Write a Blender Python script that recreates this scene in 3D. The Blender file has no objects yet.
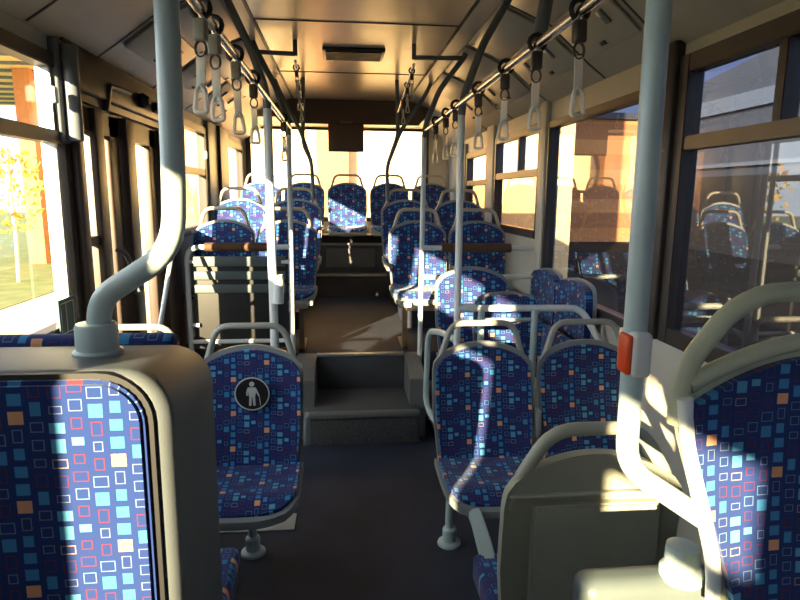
import bpy, bmesh, math, random
from mathutils import Vector, Matrix, Quaternion
random.seed(7)
sc = bpy.context.scene
C = sc.collection
PI = math.pi
R = math.radians

# ------------------------------------------------------------------ camera
F = 600.0
H = 1.5
pit = math.atan(105 / F)
yaw = math.atan(60 * math.cos(pit) / F)
f = Vector((math.sin(yaw) * math.cos(pit), math.cos(yaw) * math.cos(pit), -math.sin(pit)))
r_ = f.cross(Vector((0, 0, 1))).normalized()
u_ = r_.cross(f)
ro = R(0.5)
u2 = math.cos(ro) * u_ - math.sin(ro) * r_
r2 = math.cos(ro) * r_ + math.sin(ro) * u_
cd = bpy.data.cameras.new('camera')
cd.sensor_width = 36
cd.lens = F / 800 * 36
cd.clip_start = 0.02
cd.clip_end = 300
cam = bpy.data.objects.new('camera', cd)
C.objects.link(cam)
m = Matrix((r2, u2, -f)).transposed().to_4x4()
m.translation = Vector((0, 0, H))
cam.matrix_world = m
sc.camera = cam

# ------------------------------------------------------------------ exposure, sky, sun
sc.view_settings.view_transform = 'Standard'
sc.view_settings.look = 'None'
sc.view_settings.gamma = 1
sc.view_settings.use_curve_mapping = False
sc.view_settings.exposure = 0.5

w = bpy.data.worlds.new('sky')
sc.world = w
w.use_nodes = True
nt = w.node_tree
nt.nodes.clear()
wo = nt.nodes.new('ShaderNodeOutputWorld')
bg = nt.nodes.new('ShaderNodeBackground')
tc = nt.nodes.new('ShaderNodeTexCoord')
SUN_AZ = R(29.0)      # direction of travel, from +Y towards +X
SUN_EL = R(13.7)
# haze around the low sun: brightness falls off with the angle from the sun
vm = nt.nodes.new('ShaderNodeVectorMath')
vm.operation = 'DOT_PRODUCT'
vm.inputs[1].default_value = (-0.93, -0.30, 0.0)
mr = nt.nodes.new('ShaderNodeMapRange')
mr.inputs['From Min'].default_value = -0.75
mr.inputs['From Max'].default_value = 0.8
cr = nt.nodes.new('ShaderNodeValToRGB')
e = cr.color_ramp.elements
e[0].position = 0.0
e[0].color = (0.075, 0.105, 0.20, 1)
e[1].position = 1.0
e[1].color = (0.86, 0.95, 1.0, 1)
x = e.new(0.42)
x.color = (0.16, 0.22, 0.32, 1)
nt.links.new(tc.outputs['Generated'], vm.inputs[0])
nt.links.new(vm.outputs['Value'], mr.inputs['Value'])
nt.links.new(mr.outputs['Result'], cr.inputs['Fac'])
nt.links.new(cr.outputs['Color'], bg.inputs['Color'])
bg.inputs['Strength'].default_value = 4.3
nt.links.new(bg.outputs[0], wo.inputs['Surface'])

sd = bpy.data.lights.new('sun', 'SUN')
sd.energy = 27.0
sd.angle = R(0.6)
sd.color = (1.0, 0.80, 0.47)
sun = bpy.data.objects.new('sun', sd)
C.objects.link(sun)
sdir = Vector((math.cos(SUN_EL) * math.sin(SUN_AZ), math.cos(SUN_EL) * math.cos(SUN_AZ), -math.sin(SUN_EL)))
sun.rotation_euler = sdir.to_track_quat('-Z', 'Y').to_euler()
sun.location = (-8, -14, 6)

# ------------------------------------------------------------------ materials
def mat(name, col, rough=0.5, metal=0.0, spec=0.5, noise=0.0, nscale=8.0, bump=0.0, bscale=60.0, col2=None):
    mm = bpy.data.materials.new(name)
    mm.use_nodes = True
    t = mm.node_tree
    b = t.nodes['Principled BSDF']
    b.inputs['Base Color'].default_value = (*col, 1)
    b.inputs['Roughness'].default_value = rough
    b.inputs['Metallic'].default_value = metal
    b.inputs['Specular IOR Level'].default_value = spec
    c = t.nodes.new('ShaderNodeTexCoord')
    if noise or col2:
        n = t.nodes.new('ShaderNodeTexNoise')
        n.inputs['Scale'].default_value = nscale
        n.inputs['Detail'].default_value = 5
        t.links.new(c.outputs['Object'], n.inputs['Vector'])
        mx = t.nodes.new('ShaderNodeMix')
        mx.data_type = 'RGBA'
        c2 = col2 or tuple(v * (1 - noise) for v in col)
        mx.inputs['A'].default_value = (*col, 1)
        mx.inputs['B'].default_value = (*c2, 1)
        rr = t.nodes.new('ShaderNodeMapRange')
        rr.inputs['From Min'].default_value = 0.35
        rr.inputs['From Max'].default_value = 0.65
        t.links.new(n.outputs['Fac'], rr.inputs['Value'])
        t.links.new(rr.outputs['Result'], mx.inputs['Factor'])
        t.links.new(mx.outputs['Result'], b.inputs['Base Color'])
    if bump:
        n2 = t.nodes.new('ShaderNodeTexNoise')
        n2.inputs['Scale'].default_value = bscale
        bp = t.nodes.new('ShaderNodeBump')
        bp.inputs['Strength'].default_value = bump
        bp.inputs['Distance'].default_value = 0.01
        t.links.new(c.outputs['Object'], n2.inputs['Vector'])
        t.links.new(n2.outputs['Fac'], bp.inputs['Height'])
        t.links.new(bp.outputs['Normal'], b.inputs['Normal'])
    return mm

M = {}
M['tube'] = mat('blue_grey_enamel', (0.48, 0.58, 0.58), 0.28, noise=0.08)
M['white_tube'] = mat('pale_enamel', (0.80, 0.82, 0.80), 0.3, noise=0.06)
M['dark_tube'] = mat('dark_grey_enamel', (0.16, 0.18, 0.20), 0.35, noise=0.1)
M['chrome'] = mat('brushed_steel', (0.55, 0.55, 0.55), 0.25, metal=1.0, noise=0.08)
M['podium'] = mat('podium_plastic', (0.10, 0.125, 0.13), 0.45, noise=0.1)
M['shell'] = mat('grey_seat_plastic', (0.27, 0.29, 0.29), 0.45, noise=0.08, bump=0.05, bscale=300)
M['handle'] = mat('beige_seat_plastic', (0.40, 0.39, 0.34), 0.4, noise=0.06)
M['cream'] = mat('cream_seat_plastic', (0.52, 0.53, 0.38), 0.42, noise=0.06, bump=0.04, bscale=300)
M['olive'] = mat('olive_grey_plastic', (0.36, 0.37, 0.30), 0.45, noise=0.08, bump=0.05, bscale=250)
M['housing'] = mat('dark_grey_moulding', (0.10, 0.115, 0.125), 0.5, noise=0.1, bump=0.06, bscale=250)
M['black'] = mat('black_rubber', (0.015, 0.015, 0.016), 0.55, noise=0.2)
M['brown_grip'] = mat('brown_foam_grip', (0.12, 0.055, 0.025), 0.7, noise=0.2, bump=0.1)
M['wall'] = mat('cream_wall_laminate', (0.58, 0.54, 0.46), 0.5, noise=0.05, bump=0.02)
M['wall_grey'] = mat('grey_wall_laminate', (0.34, 0.35, 0.36), 0.55, noise=0.08, bump=0.03)
M['ceiling'] = mat('ceiling_laminate', (0.76, 0.57, 0.37), 0.30, noise=0.05)
M['cove'] = mat('cove_plastic', (0.45, 0.42, 0.37), 0.40, noise=0.06)
M['pillar'] = mat('brown_pillar_trim', (0.07, 0.045, 0.032), 0.4, noise=0.15)
M['frame'] = mat('dark_window_frame', (0.045, 0.032, 0.028), 0.4, noise=0.2)
M['grey_pillar'] = mat('blue_grey_pillar', (0.16, 0.18, 0.21), 0.35, noise=0.1)
M['floor'] = mat('dark_vinyl_floor', (0.036, 0.042, 0.066), 0.62, spec=0.2, noise=0.25, nscale=3, bump=0.05, bscale=300)
M['riser'] = mat('grey_riser_vinyl', (0.085, 0.09, 0.10), 0.45, noise=0.2, nscale=5)
M['speckle'] = mat('speckled_riser', (0.05, 0.052, 0.058), 0.7, col2=(0.13, 0.13, 0.13), nscale=160)
M['edge'] = mat('step_edge_strip', (0.16, 0.16, 0.16), 0.4, noise=0.15)
M['alu'] = mat('aluminium_strip', (0.5, 0.5, 0.48), 0.35, metal=0.7, noise=0.15)
M['paper'] = mat('pale_paper', (0.5, 0.5, 0.45), 0.7, noise=0.1)
M['strap_block'] = mat('brown_strap_block', (0.07, 0.045, 0.03), 0.35, noise=0.3, nscale=40)
M['tan_block'] = mat('tan_strap_block', (0.38, 0.33, 0.25), 0.45, noise=0.2, nscale=40)
M['red'] = mat('red_button_plastic', (0.75, 0.07, 0.01), 0.35, noise=0.1)
M['white'] = mat('white_plastic', (0.75, 0.75, 0.72), 0.4, noise=0.05)
M['monitor'] = mat('brown_monitor_plastic', (0.10, 0.07, 0.06), 0.35, noise=0.15)
M['grass'] = mat('dry_grass', (0.09, 0.13, 0.03), 0.9, col2=(0.16, 0.17, 0.06), nscale=2.5)
M['asphalt'] = mat('asphalt', (0.022, 0.021, 0.022), 0.95, spec=0.05, noise=0.2, nscale=2, bump=0.2, bscale=40)
M['bounce_paving'] = mat('pale_bounce_paving', (0.72, 0.58, 0.38), 0.8, noise=0.15, nscale=1.5)
M['render_pale'] = mat('pale_render', (0.90, 0.66, 0.36), 0.8, noise=0.08, nscale=0.7)
M['orange_column'] = mat('terracotta_column', (0.46, 0.20, 0.08), 0.8, noise=0.1, nscale=1)
M['bark'] = mat('pale_bark', (0.62, 0.55, 0.44), 0.9, noise=0.3, nscale=30)
M['leaf'] = mat('autumn_leaf', (0.62, 0.30, 0.05), 0.7, col2=(0.45, 0.36, 0.06), nscale=2)
M['green_leaf'] = mat('yellow_green_leaf', (0.46, 0.40, 0.07), 0.7, col2=(0.24, 0.28, 0.05), nscale=2)
M['grey_building'] = mat('blue_grey_cladding', (0.045, 0.055, 0.085), 0.5, noise=0.15, nscale=0.4)
M['lightband'] = mat('pale_cladding_band', (0.10, 0.13, 0.20), 0.5, noise=0.08, nscale=0.5)
M['purple'] = mat('purple_flower', (0.25, 0.05, 0.20), 0.8, col2=(0.6, 0.5, 0.6), nscale=8)
M['ad'] = mat('brown_poster', (0.34, 0.20, 0.14), 0.5, noise=0.2, nscale=4)

def brick():
    mm = mat('orange_stucco', (0.62, 0.30, 0.12), 0.8)
    t = mm.node_tree
    b = t.nodes['Principled BSDF']
    c = t.nodes.new('ShaderNodeTexCoord')
    br = t.nodes.new('ShaderNodeTexBrick')
    br.inputs['Color1'].default_value = (0.60, 0.27, 0.11, 1)
    br.inputs['Color2'].default_value = (0.68, 0.34, 0.14, 1)
    br.inputs['Mortar'].default_value = (0.44, 0.20, 0.09, 1)
    br.inputs['Scale'].default_value = 1.0
    br.inputs['Brick Width'].default_value = 1.2
    br.inputs['Row Height'].default_value = 0.6
    br.inputs['Mortar Size'].default_value = 0.012
    sp = t.nodes.new('ShaderNodeSeparateXYZ')
    cb = t.nodes.new('ShaderNodeCombineXYZ')
    t.links.new(c.outputs['Object'], sp.inputs[0])
    t.links.new(sp.outputs['Y'], cb.inputs['X'])
    t.links.new(sp.outputs['Z'], cb.inputs['Y'])
    t.links.new(cb.outputs[0], br.inputs['Vector'])
    t.links.new(br.outputs['Color'], b.inputs['Base Color'])
    return mm
M['brick'] = brick()

def glass(name, tint, ior=0.07):
    mm = bpy.data.materials.new(name)
    mm.use_nodes = True
    t = mm.node_tree
    t.nodes.clear()
    o = t.nodes.new('ShaderNodeOutputMaterial')
    tr = t.nodes.new('ShaderNodeBsdfTransparent')
    tr.inputs['Color'].default_value = (*tint, 1)
    gl = t.nodes.new('ShaderNodeBsdfGlossy')
    gl.inputs['Roughness'].default_value = 0.015
    # two-sided reflectance of a thin pane: r0 + (1 - r0) * facing^5
    lw = t.nodes.new('ShaderNodeLayerWeight')
    lw.inputs['Blend'].default_value = 0.5
    pw = t.nodes.new('ShaderNodeMath')
    pw.operation = 'POWER'
    pw.inputs[1].default_value = 4.5
    t.links.new(lw.outputs['Facing'], pw.inputs[0])
    rl = t.nodes.new('ShaderNodeMapRange')
    rl.inputs['To Min'].default_value = ior
    rl.inputs['To Max'].default_value = 0.95
    t.links.new(pw.outputs[0], rl.inputs['Value'])
    mx = t.nodes.new('ShaderNodeMixShader')
    t.links.new(rl.outputs['Result'], mx.inputs[0])
    t.links.new(tr.outputs[0], mx.inputs[1])
    t.links.new(gl.outputs[0], mx.inputs[2])
    t.links.new(mx.outputs[0], o.inputs['Surface'])
    return mm
M['glass'] = glass('clear_glass', (0.95, 0.95, 0.92))
M['tint'] = glass('tinted_glass', (0.36, 0.36, 0.38), 0.14)
M['brown_tint'] = glass('brown_tinted_glass', (0.50, 0.36, 0.28), 0.12)

def clear_plastic():
    mm = bpy.data.materials.new('clear_acrylic')
    mm.use_nodes = True
    t = mm.node_tree
    b = t.nodes['Principled BSDF']
    b.inputs['Base Color'].default_value = (0.95, 0.92, 0.82, 1)
    b.inputs['Roughness'].default_value = 0.12
    b.inputs['Transmission Weight'].default_value = 0.35
    b.inputs['IOR'].default_value = 1.45
    n = t.nodes.new('ShaderNodeTexNoise')
    n.inputs['Scale'].default_value = 120
    bp = t.nodes.new('ShaderNodeBump')
    bp.inputs['Strength'].default_value = 0.2
    bp.inputs['Distance'].default_value = 0.003
    t.links.new(n.outputs['Fac'], bp.inputs['Height'])
    t.links.new(bp.outputs['Normal'], b.inputs['Normal'])
    return mm
M['clear'] = clear_plastic()

def fabric():
    mm = bpy.data.materials.new('blue_squares_moquette')
    mm.use_nodes = True
    t = mm.node_tree
    L = t.links
    b = t.nodes['Principled BSDF']
    b.inputs['Roughness'].default_value = 0.85
    b.inputs['Specular IOR Level'].default_value = 0.2
    b.inputs['Sheen Weight'].default_value = 0.2
    b.inputs['Sheen Roughness'].default_value = 0.5
    def N(k): return t.nodes.new(k)
    def math_(op, a, bb=None, cc=None):
        n = N('ShaderNodeMath')
        n.operation = op
        for i, v in enumerate((a, bb, cc)):
            if v is None: continue
            if isinstance(v, (int, float)): n.inputs[i].default_value = v
            else: L.new(v, n.inputs[i])
        return n.outputs[0]
    def comb(a, bb, cc):
        n = N('ShaderNodeCombineXYZ')
        for i, v in enumerate((a, bb, cc)):
            if isinstance(v, (int, float)): n.inputs[i].default_value = v
            else: L.new(v, n.inputs[i])
        return n.outputs[0]
    def rnd(vec):
        n = N('ShaderNodeTexWhiteNoise')
        n.noise_dimensions = '3D'
        L.new(vec, n.inputs['Vector'])
        return n.outputs['Value']
    uv = N('ShaderNodeUVMap')
    uv.uv_map = 'UVMap'
    sp = N('ShaderNodeSeparateXYZ')
    L.new(uv.outputs[0], sp.inputs[0])
    k = 1 / 0.0272
    U = math_('ADD', math_('MULTIPLY', sp.outputs['X'], k), 500.0)
    V = math_('ADD', math_('MULTIPLY', sp.outputs['Y'], k), 500.0)
    cu = math_('FLOOR', U)
    fu = math_('FRACT', U)
    blk = math_('FLOOR', math_('DIVIDE', cu, 5.0))
    cu5 = math_('FLOORED_MODULO', cu, 5.0)
    off = rnd(comb(cu5, 3.3, 1.7))
    V2 = math_('ADD', math_('ADD', V, off), math_('MULTIPLY', math_('FLOORED_MODULO', blk, 2.0), 2.5))
    cv5 = math_('FLOORED_MODULO', math_('FLOOR', V2), 5.0)
    fv = math_('FRACT', V2)
    h1 = rnd(comb(cu5, cv5, 11.5))
    h2 = rnd(comb(cu5, cv5, 27.5))
    h3 = rnd(comb(cu5, cv5, 39.5))
    h4 = rnd(comb(cu5, cv5, 58.5))
    isor = math_('MULTIPLY', math_('COMPARE', cu5, 2.0, 0.1), math_('COMPARE', cv5, 2.0, 0.1))
    hs = math_('MAXIMUM', math_('ADD', 0.25, math_('MULTIPLY', h1, 0.15)), math_('MULTIPLY', isor, 0.36))
    hsv = math_('MAXIMUM', math_('ADD', 0.22, math_('MULTIPLY', h2, 0.18)), math_('MULTIPLY', isor, 0.36))
    dx = math_('SUBTRACT', hs, math_('ABSOLUTE', math_('SUBTRACT', fu, 0.5)))
    dy = math_('SUBTRACT', hsv, math_('ABSOLUTE', math_('SUBTRACT', fv, 0.5)))
    dmin = math_('MINIMUM', dx, dy)
    inside = math_('GREATER_THAN', dmin, 0.0)
    edge = math_('MULTIPLY', inside, math_('LESS_THAN', dmin, 0.055))
    filled = math_('MAXIMUM', math_('GREATER_THAN', h3, 0.50), isor)
    mask_out = math_('MULTIPLY', edge, math_('SUBTRACT', 1.0, filled))
    mask_fill = math_('MULTIPLY', inside, filled)
    def ramp(fac, stops):
        n = N('ShaderNodeValToRGB')
        n.color_ramp.interpolation = 'CONSTANT'
        el = n.color_ramp.elements
        el[0].position = 0
        el[0].color = (*stops[0][1], 1)
        el[1].position = stops[1][0]
        el[1].color = (*stops[1][1], 1)
        for p, c in stops[2:]:
            q = el.new(p)
            q.color = (*c, 1)
        L.new(fac, n.inputs['Fac'])
        return n.outputs['Color']
    cfill = ramp(h4, [(0, (0.05, 0.24, 0.50)), (0.35, (0.10, 0.36, 0.58)), (0.80, (0.02, 0.42, 0.28))])
    cout = ramp(h4, [(0, (0.13, 0.23, 0.36)), (0.38, (0.15, 0.025, 0.045)), (0.58, (0.16, 0.20, 0.30)), (0.82, (0.42, 0.28, 0.20)), (0.9, (0.04, 0.26, 0.30))])
    def mix(fac, a, bb):
        n = N('ShaderNodeMix')
        n.data_type = 'RGBA'
        L.new(fac, n.inputs['Factor'])
        for s, v in (('A', a), ('B', bb)):
            if isinstance(v, tuple): n.inputs[s].default_value = (*v, 1)
            else: L.new(v, n.inputs[s])
        return n.outputs['Result']
    c = mix(isor, cfill, (0.80, 0.38, 0.20))
    base = mix(mask_out, (0.013, 0.035, 0.160), cout)
    fin = mix(mask_fill, base, c)
    L.new(fin, b.inputs['Base Color'])
    nz = N('ShaderNodeTexNoise')
    nz.inputs['Scale'].default_value = 900
    L.new(uv.outputs[0], nz.inputs['Vector'])
    bp = N('ShaderNodeBump')
    bp.inputs['Strength'].default_value = 0.25
    bp.inputs['Distance'].default_value = 0.002
    L.new(nz.outputs['Fac'], bp.inputs['Height'])
    L.new(bp.outputs['Normal'], b.inputs['Normal'])
    return mm
M['fabric'] = fabric()

# ------------------------------------------------------------------ mesh helpers
class MB:
    """collects shapes, links them as ONE mesh object"""
    def __init__(s):
        s.v = []; s.f = []; s.uv = []
    def add(s, vs, fs, uvs=None):
        o = len(s.v)
        s.v += [tuple(p) for p in vs]
        for fc in fs: s.f.append(tuple(i + o for i in fc))
        s.uv += (uvs if uvs else [(0, 0)] * len(vs))
        return s
    def box(s, a, b):
        x0, y0, z0 = a; x1, y1, z1 = b
        vs = [(x0, y0, z0), (x1, y0, z0), (x1, y1, z0), (x0, y1, z0), (x0, y0, z1), (x1, y0, z1), (x1, y1, z1), (x0, y1, z1)]
        return s.add(vs, [(0, 3, 2, 1), (4, 5, 6, 7), (0, 1, 5, 4), (1, 2, 6, 5), (2, 3, 7, 6), (3, 0, 4, 7)])
    def rbox(s, a, b, rad=0.01, seg=3, mtx=None):
        bm = bmesh.new()
        bmesh.ops.create_cube(bm, size=1)
        for v in bm.verts:
            v.co = Vector(((a[i] + b[i]) / 2 + v.co[i] * (b[i] - a[i]) for i in range(3)))
        bmesh.ops.bevel(bm, geom=bm.edges[:], offset=rad, segments=seg, affect='EDGES', profile=0.5)
        if mtx: bm.transform(mtx)
        bm.verts.index_update()
        s.add([v.co[:] for v in bm.verts], [[v.index for v in q.verts] for q in bm.faces])
        bm.free()
        return s
    def tube(s, pts, rad, n=12, fil=0.0, fseg=6, radii=None, cap=True):
        P = [Vector(p) for p in pts]
        if fil:
            Q = [P[0]]
            for i in range(1, len(P) - 1):
                a, b, c = P[i - 1], P[i], P[i + 1]
                d1 = (a - b); d2 = (c - b)
                fl = fil[i - 1] if isinstance(fil, (list, tuple)) else fil
                l = min(fl, d1.length * 0.49, d2.length * 0.49)
                p0 = b + d1.normalized() * l; p2 = b + d2.normalized() * l
                for k in range(fseg + 1):
                    t = k / fseg
                    Q.append((1 - t) ** 2 * p0 + 2 * t * (1 - t) * b + t * t * p2)
            Q.append(P[-1])
            P = Q
        T = []
        for i in range(len(P)):
            d = (P[min(i + 1, len(P) - 1)] - P[max(i - 1, 0)])
            T.append(d.normalized())
        up = Vector((0, 0, 1)) if abs(T[0].z) < 0.9 else Vector((1, 0, 0))
        nrm = T[0].cross(up).normalized()
        vs = []; fs = []
        for i, p in enumerate(P):
            if i:
                q = T[i - 1].rotation_difference(T[i])
                nrm = (q @ nrm).normalized()
            bn = T[i].cross(nrm).normalized()
            rr = radii[i] if radii else rad
            for k in range(n):
                a = 2 * PI * k / n
                vs.append(p + rr * (math.cos(a) * nrm + math.sin(a) * bn))
        for i in range(len(P) - 1):
            for k in range(n):
                k2 = (k + 1) % n
                fs.append((i * n + k, i * n + k2, (i + 1) * n + k2, (i + 1) * n + k))
        if cap:
            fs.append(tuple(range(n))[::-1])
            fs.append(tuple((len(P) - 1) * n + k for k in range(n)))
        return s.add(vs, fs)
    def lathe(s, prof, c, n=24, axis='Z'):
        vs = []; fs = []
        for (rr, h) in prof:
            for k in range(n):
                a = 2 * PI * k / n
                p = (rr * math.cos(a), rr * math.sin(a), h)
                if axis == 'Y': p = (p[0], p[2], p[1])
                if axis == 'X': p = (p[2], p[0], p[1])
                vs.append((c[0] + p[0], c[1] + p[1], c[2] + p[2]))
        m_ = len(prof)
        for i in range(m_ - 1):
            for k in range(n):
                k2 = (k + 1) % n
                fs.append((i * n + k, i * n + k2, (i + 1) * n + k2, (i + 1) * n + k))
        fs.append(tuple(range(n))[::-1])
        fs.append(tuple((m_ - 1) * n + k for k in range(n)))
        return s.add(vs, fs)
    def prism(s, poly, axis, a, b):
        """poly = 2-D outline, extruded along axis from a to b"""
        def P(p, h):
            if axis == 'X': return (h, p[0], p[1])
            if axis == 'Y': return (p[0], h, p[1])
            return (p[0], p[1], h)
        n = len(poly)
        vs = [P(p, a) for p in poly] + [P(p, b) for p in poly]
        fs = [tuple(range(n)), tuple(range(2 * n - 1, n - 1, -1))]
        for i in range(n):
            j = (i + 1) % n
            fs.append((i, i + n, j + n, j))
        return s.add(vs, fs)
    def build(s, name, m_, parent=None, smooth=True, bevel=0.0):
        me = bpy.data.meshes.new(name)
        me.from_pydata(s.v, [], s.f)
        ul = me.uv_layers.new(name='UVMap')
        for l in me.loops: ul.data[l.index].uv = s.uv[l.vertex_index]
        bm = bmesh.new(); bm.from_mesh(me)
        bmesh.ops.recalc_face_normals(bm, faces=bm.faces[:])
        if bevel: bmesh.ops.bevel(bm, geom=bm.edges[:], offset=bevel, segments=2, affect='EDGES')
        if smooth:
            for e_ in bm.edges:
                e_.smooth = not (len(e_.link_faces) == 2 and e_.calc_face_angle(0) > R(35))
            for q in bm.faces: q.smooth = True
        bm.to_mesh(me); bm.free()
        me.materials.append(m_)
        o = bpy.data.objects.new(name, me)
        C.objects.link(o)
        if parent: o.parent = parent
        return o

def tag(o, label=None, cat=None, group=None, kind=None):
    if label: o['label'] = label
    if cat: o['category'] = cat
    if group: o['group'] = group
    if kind: o['kind'] = kind
    return o

def empty(name, loc=(0, 0, 0), rz=0.0, **k):
    o = bpy.data.objects.new(name, None)
    o.empty_display_size = 0.1
    C.objects.link(o)
    o.location = loc
    o.rotation_euler = (0, 0, rz)
    return tag(o, **k)

def copy_tree(o, parent=None):
    c = o.copy()
    C.objects.link(c)
    if parent: c.parent = parent
    for ch in [q for q in bpy.data.objects if q.parent == o]:
        copy_tree(ch, c)
    return c

# ------------------------------------------------------------------ dimensions of the bus
XL, XR = -1.10, 1.29
YF, YB = -2.6, 7.12
ZC = 2.42
ZP = 0.44          # raised rear floor

# ------------------------------------------------------------------ floor
def S(o): return tag(o, kind='structure')
S(MB().box((XL - .04, YF, -0.06), (XR + .04, 3.49, 0.0)).build('floor', M['floor'], smooth=False))
mb = MB()
mb.box((XL - .04, 3.98, -0.06), (XR + .04, 6.25, ZP))
S(mb.build('floor', M['floor'], smooth=False))
# tread of the first step and the strip of low floor beside it
S(MB().box((XL - .04, 3.49, -0.06), (-.30, 3.98, 0.0)).box((.52, 3.49, -0.06), (XR + .04, 3.98, 0.0)).build('floor', M['floor'], smooth=False))
S(MB().rbox((-.24, 3.46, -0.05), (.47, 3.98, 0.20), 0.02).build('trim_1', M['speckle']))
# kerbs either side of the recessed step
mb = MB()
for a, b in ((-.30, -.17), (.42, .52)):
    mb.prism([(3.55, 0.0), (3.98, 0.0), (3.98, ZP), (3.80, ZP), (3.60, 0.36)], 'X', a, b)
S(mb.build('trim_2', M['edge'], bevel=0.006))
S(MB().rbox((-.17, 3.93, 0.20), (.42, 3.985, ZP + .004), 0.006).build('trim_3', M['riser']))
S(MB().rbox((-.24, 3.445, 0.165), (.47, 3.50, 0.206), 0.012).build('trim_4', M['edge']))
S(MB().rbox((-.17, 3.915, ZP - .012), (.42, 3.955, ZP + .008), 0.004).build('trim_5', M['alu']))
# rear steps
S(MB().box((XL, 6.25, -.06), (XR, 6.45, 0.67)).build('trim_6', M['riser'], smooth=False))
S(MB().rbox((-.30, 6.235, 0.655), (.47, 6.27, 0.68), 0.005).build('trim_7', M['alu']))
S(MB().box((XL, 6.45, -.06), (XR, YB, 0.98)).build('trim_8', M['riser'], smooth=False))
S(MB().rbox((-.30, 6.435, 0.965), (.47, 6.47, 0.99), 0.005).build('trim_9', M['alu']))
S(MB().box((XL, 6.50, .98), (XR, YB, 1.068)).build('trim_26', M['black'], smooth=False))
hatchp = MB().rbox((-.16, 6.432, 0.73), (.36, 6.452, 0.93), 0.008).build('access_panel', M['edge'])
tag(hatchp, 'dark rectangular access panel in the riser below the middle rear seat', 'panel')
# podiums of the second seat rows
S(MB().box((XL, 4.72, ZP), (-.34, 6.25, ZP + .14)).build('trim_10', M['floor'], smooth=False))
S(MB().box((.51, 4.72, ZP), (XR, 6.25, ZP + .14)).build('trim_11', M['floor'], smooth=False))
# wheel box on the right behind the frame
S(MB().rbox((.58, 3.02, 0.0), (XR, 3.97, 0.24), 0.02).build('trim_12', M['wall_grey']))

# ------------------------------------------------------------------ walls with openings
def wall(name, x0, x1, ops, zt, m_, y0=YF, y1=YB, zb=-.06):
    mb = MB()
    y = y0
    for (a, b, c, d) in sorted(ops):
        if a > y: mb.box((x0, y, zb), (x1, a, zt))
        if c > zb: mb.box((x0, a, zb), (x1, b, c))
        mb.box((x0, a, d), (x1, b, zt))
        y = b
    mb.box((x0, y, zb), (x1, y1, zt))
    return S(mb.build(name, m_, smooth=False))
ZW = 2.0
opsL = [(-2.5, -1.75, .95, ZW), (-.79, -.335, .95, ZW), (-.18, .60, 1.65, ZW), (.70, 1.56, 1.46, ZW), (1.64, 2.595, 0.95, ZW), (2.62, 3.93, 0.02, 1.87), (4.10, 5.10, 1.22, ZW), (5.92, 6.95, 1.25, ZW)]  # unseen openings up front are sized to steer the sun patches
opsR = [(-1.9, -.9, .95, ZW), (-.8, .55, .95, ZW), (.65, 2.24, .95, ZW), (2.44, 3.70, .93, 1.93), (3.86, 5.00, 1.24, 1.95), (5.28, 6.15, 1.22, 1.90)]
wall('wall_left', XL - .06, XL, opsL, 2.12, M['wall_grey'])
wall('wall_right', XR, XR + .06, opsR, 2.12, M['wall'])

win_n = [0]
def window(side, y0, y1, z0, z1, gm, transom=None, mull=None, fr=0.035, fm=None, gm_up=None, latch=False, seal=None):
    win_n[0] += 1
    root = empty('window_%d' % win_n[0], ((XL if side < 0 else XR), (y0 + y1) / 2, z0), kind='structure')
    xi = XL if side < 0 else XR
    s = -side                      # towards the inside
    yc = (y0 + y1) / 2
    def bx(mb, a, b, c, d, dep=.02, back=.045):
        xa, xb = sorted((s * dep, -s * back))
        mb.box((xa, a - yc, c - z0), (xb, b - yc, d - z0))
    mb = MB()
    bx(mb, y0 - .02, y0 + fr, z0 - .02, z1 + .02); bx(mb, y1 - fr, y1 + .02, z0 - .02, z1 + .02)
    bx(mb, y0 + fr, y1 - fr, z0 - .02, z0 + fr); bx(mb, y0 + fr, y1 - fr, z1 - fr, z1 + .02)
    fmat = fm or M['frame']
    mb.build('window_frame', fmat, root, bevel=0.004)
    if transom:
        mb = MB(); bx(mb, y0 + fr, y1 - fr, transom - .025, transom + .025, .016)
        mb.build('transom', M['brown_trim'] , root, bevel=0.004)
    if seal:
        mb = MB(); bx(mb, seal - .012, seal + .012, z0 + fr, z1 - fr, .008)
        mb.build('seal_strip', M['alu'], root, bevel=0.003)
    if mull:
        mb = MB()
        for q in mull: bx(mb, q - .02, q + .02, transom + .025, z1 - fr, .012)
        mb.build('mullion', fmat, root, bevel=0.003)
    def pane(a, b, c, d, g, nm='pane'):
        mb = MB(); xa, xb = sorted((-s * .012, -s * .016))
        # a single thin sheet: outer faces 4 mm apart
        mb.add([(-s * .014, a - yc, c - z0), (-s * .014, b - yc, c - z0), (-s * .014, b - yc, d - z0), (-s * .014, a - yc, d - z0)], [(0, 1, 2, 3)])
        mb.build(nm, g, root, smooth=False)
    if transom:
        pane(y0 + .01, y1 - .01, z0 + .005, transom, gm)
        pane(y0 + .01, y1 - .01, transom, z1 - .005, gm_up or gm, 'upper_pane')
    else:
        pane(y0 + .01, y1 - .01, z0 + .005, z1 - .005, gm)
    if latch:
        mb = MB(); 
        xa, xb = sorted((s * .016, s * .04))
        mb.rbox((xa, latch[0] - yc - .016, latch[1] - z0 - .03), (xb, latch[0] - yc + .016, latch[1] - z0 + .03), .006)
        mb.build('latch', M['white'], root)
    return root
M['brown_trim'] = mat('bronze_window_trim', (0.20, 0.13, 0.07), 0.4, noise=0.15)
g, tn, bt = M['glass'], M['tint'], M['brown_tint']
window(-1, *opsL[0], g, 1.71); window(-1, *opsL[1], g, 1.71); window(-1, *opsL[2], g); window(-1, *opsL[3], g)
window(-1, *opsL[4], g, 1.71, latch=(2.47, 1.86), seal=2.505)
window(-1, *opsL[6], g, 1.665, latch=(5.04, 1.80)); window(-1, *opsL[7], g)
window(1, *opsR[0], tn, 1.70); window(1, *opsR[1], tn, 1.70)
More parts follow.
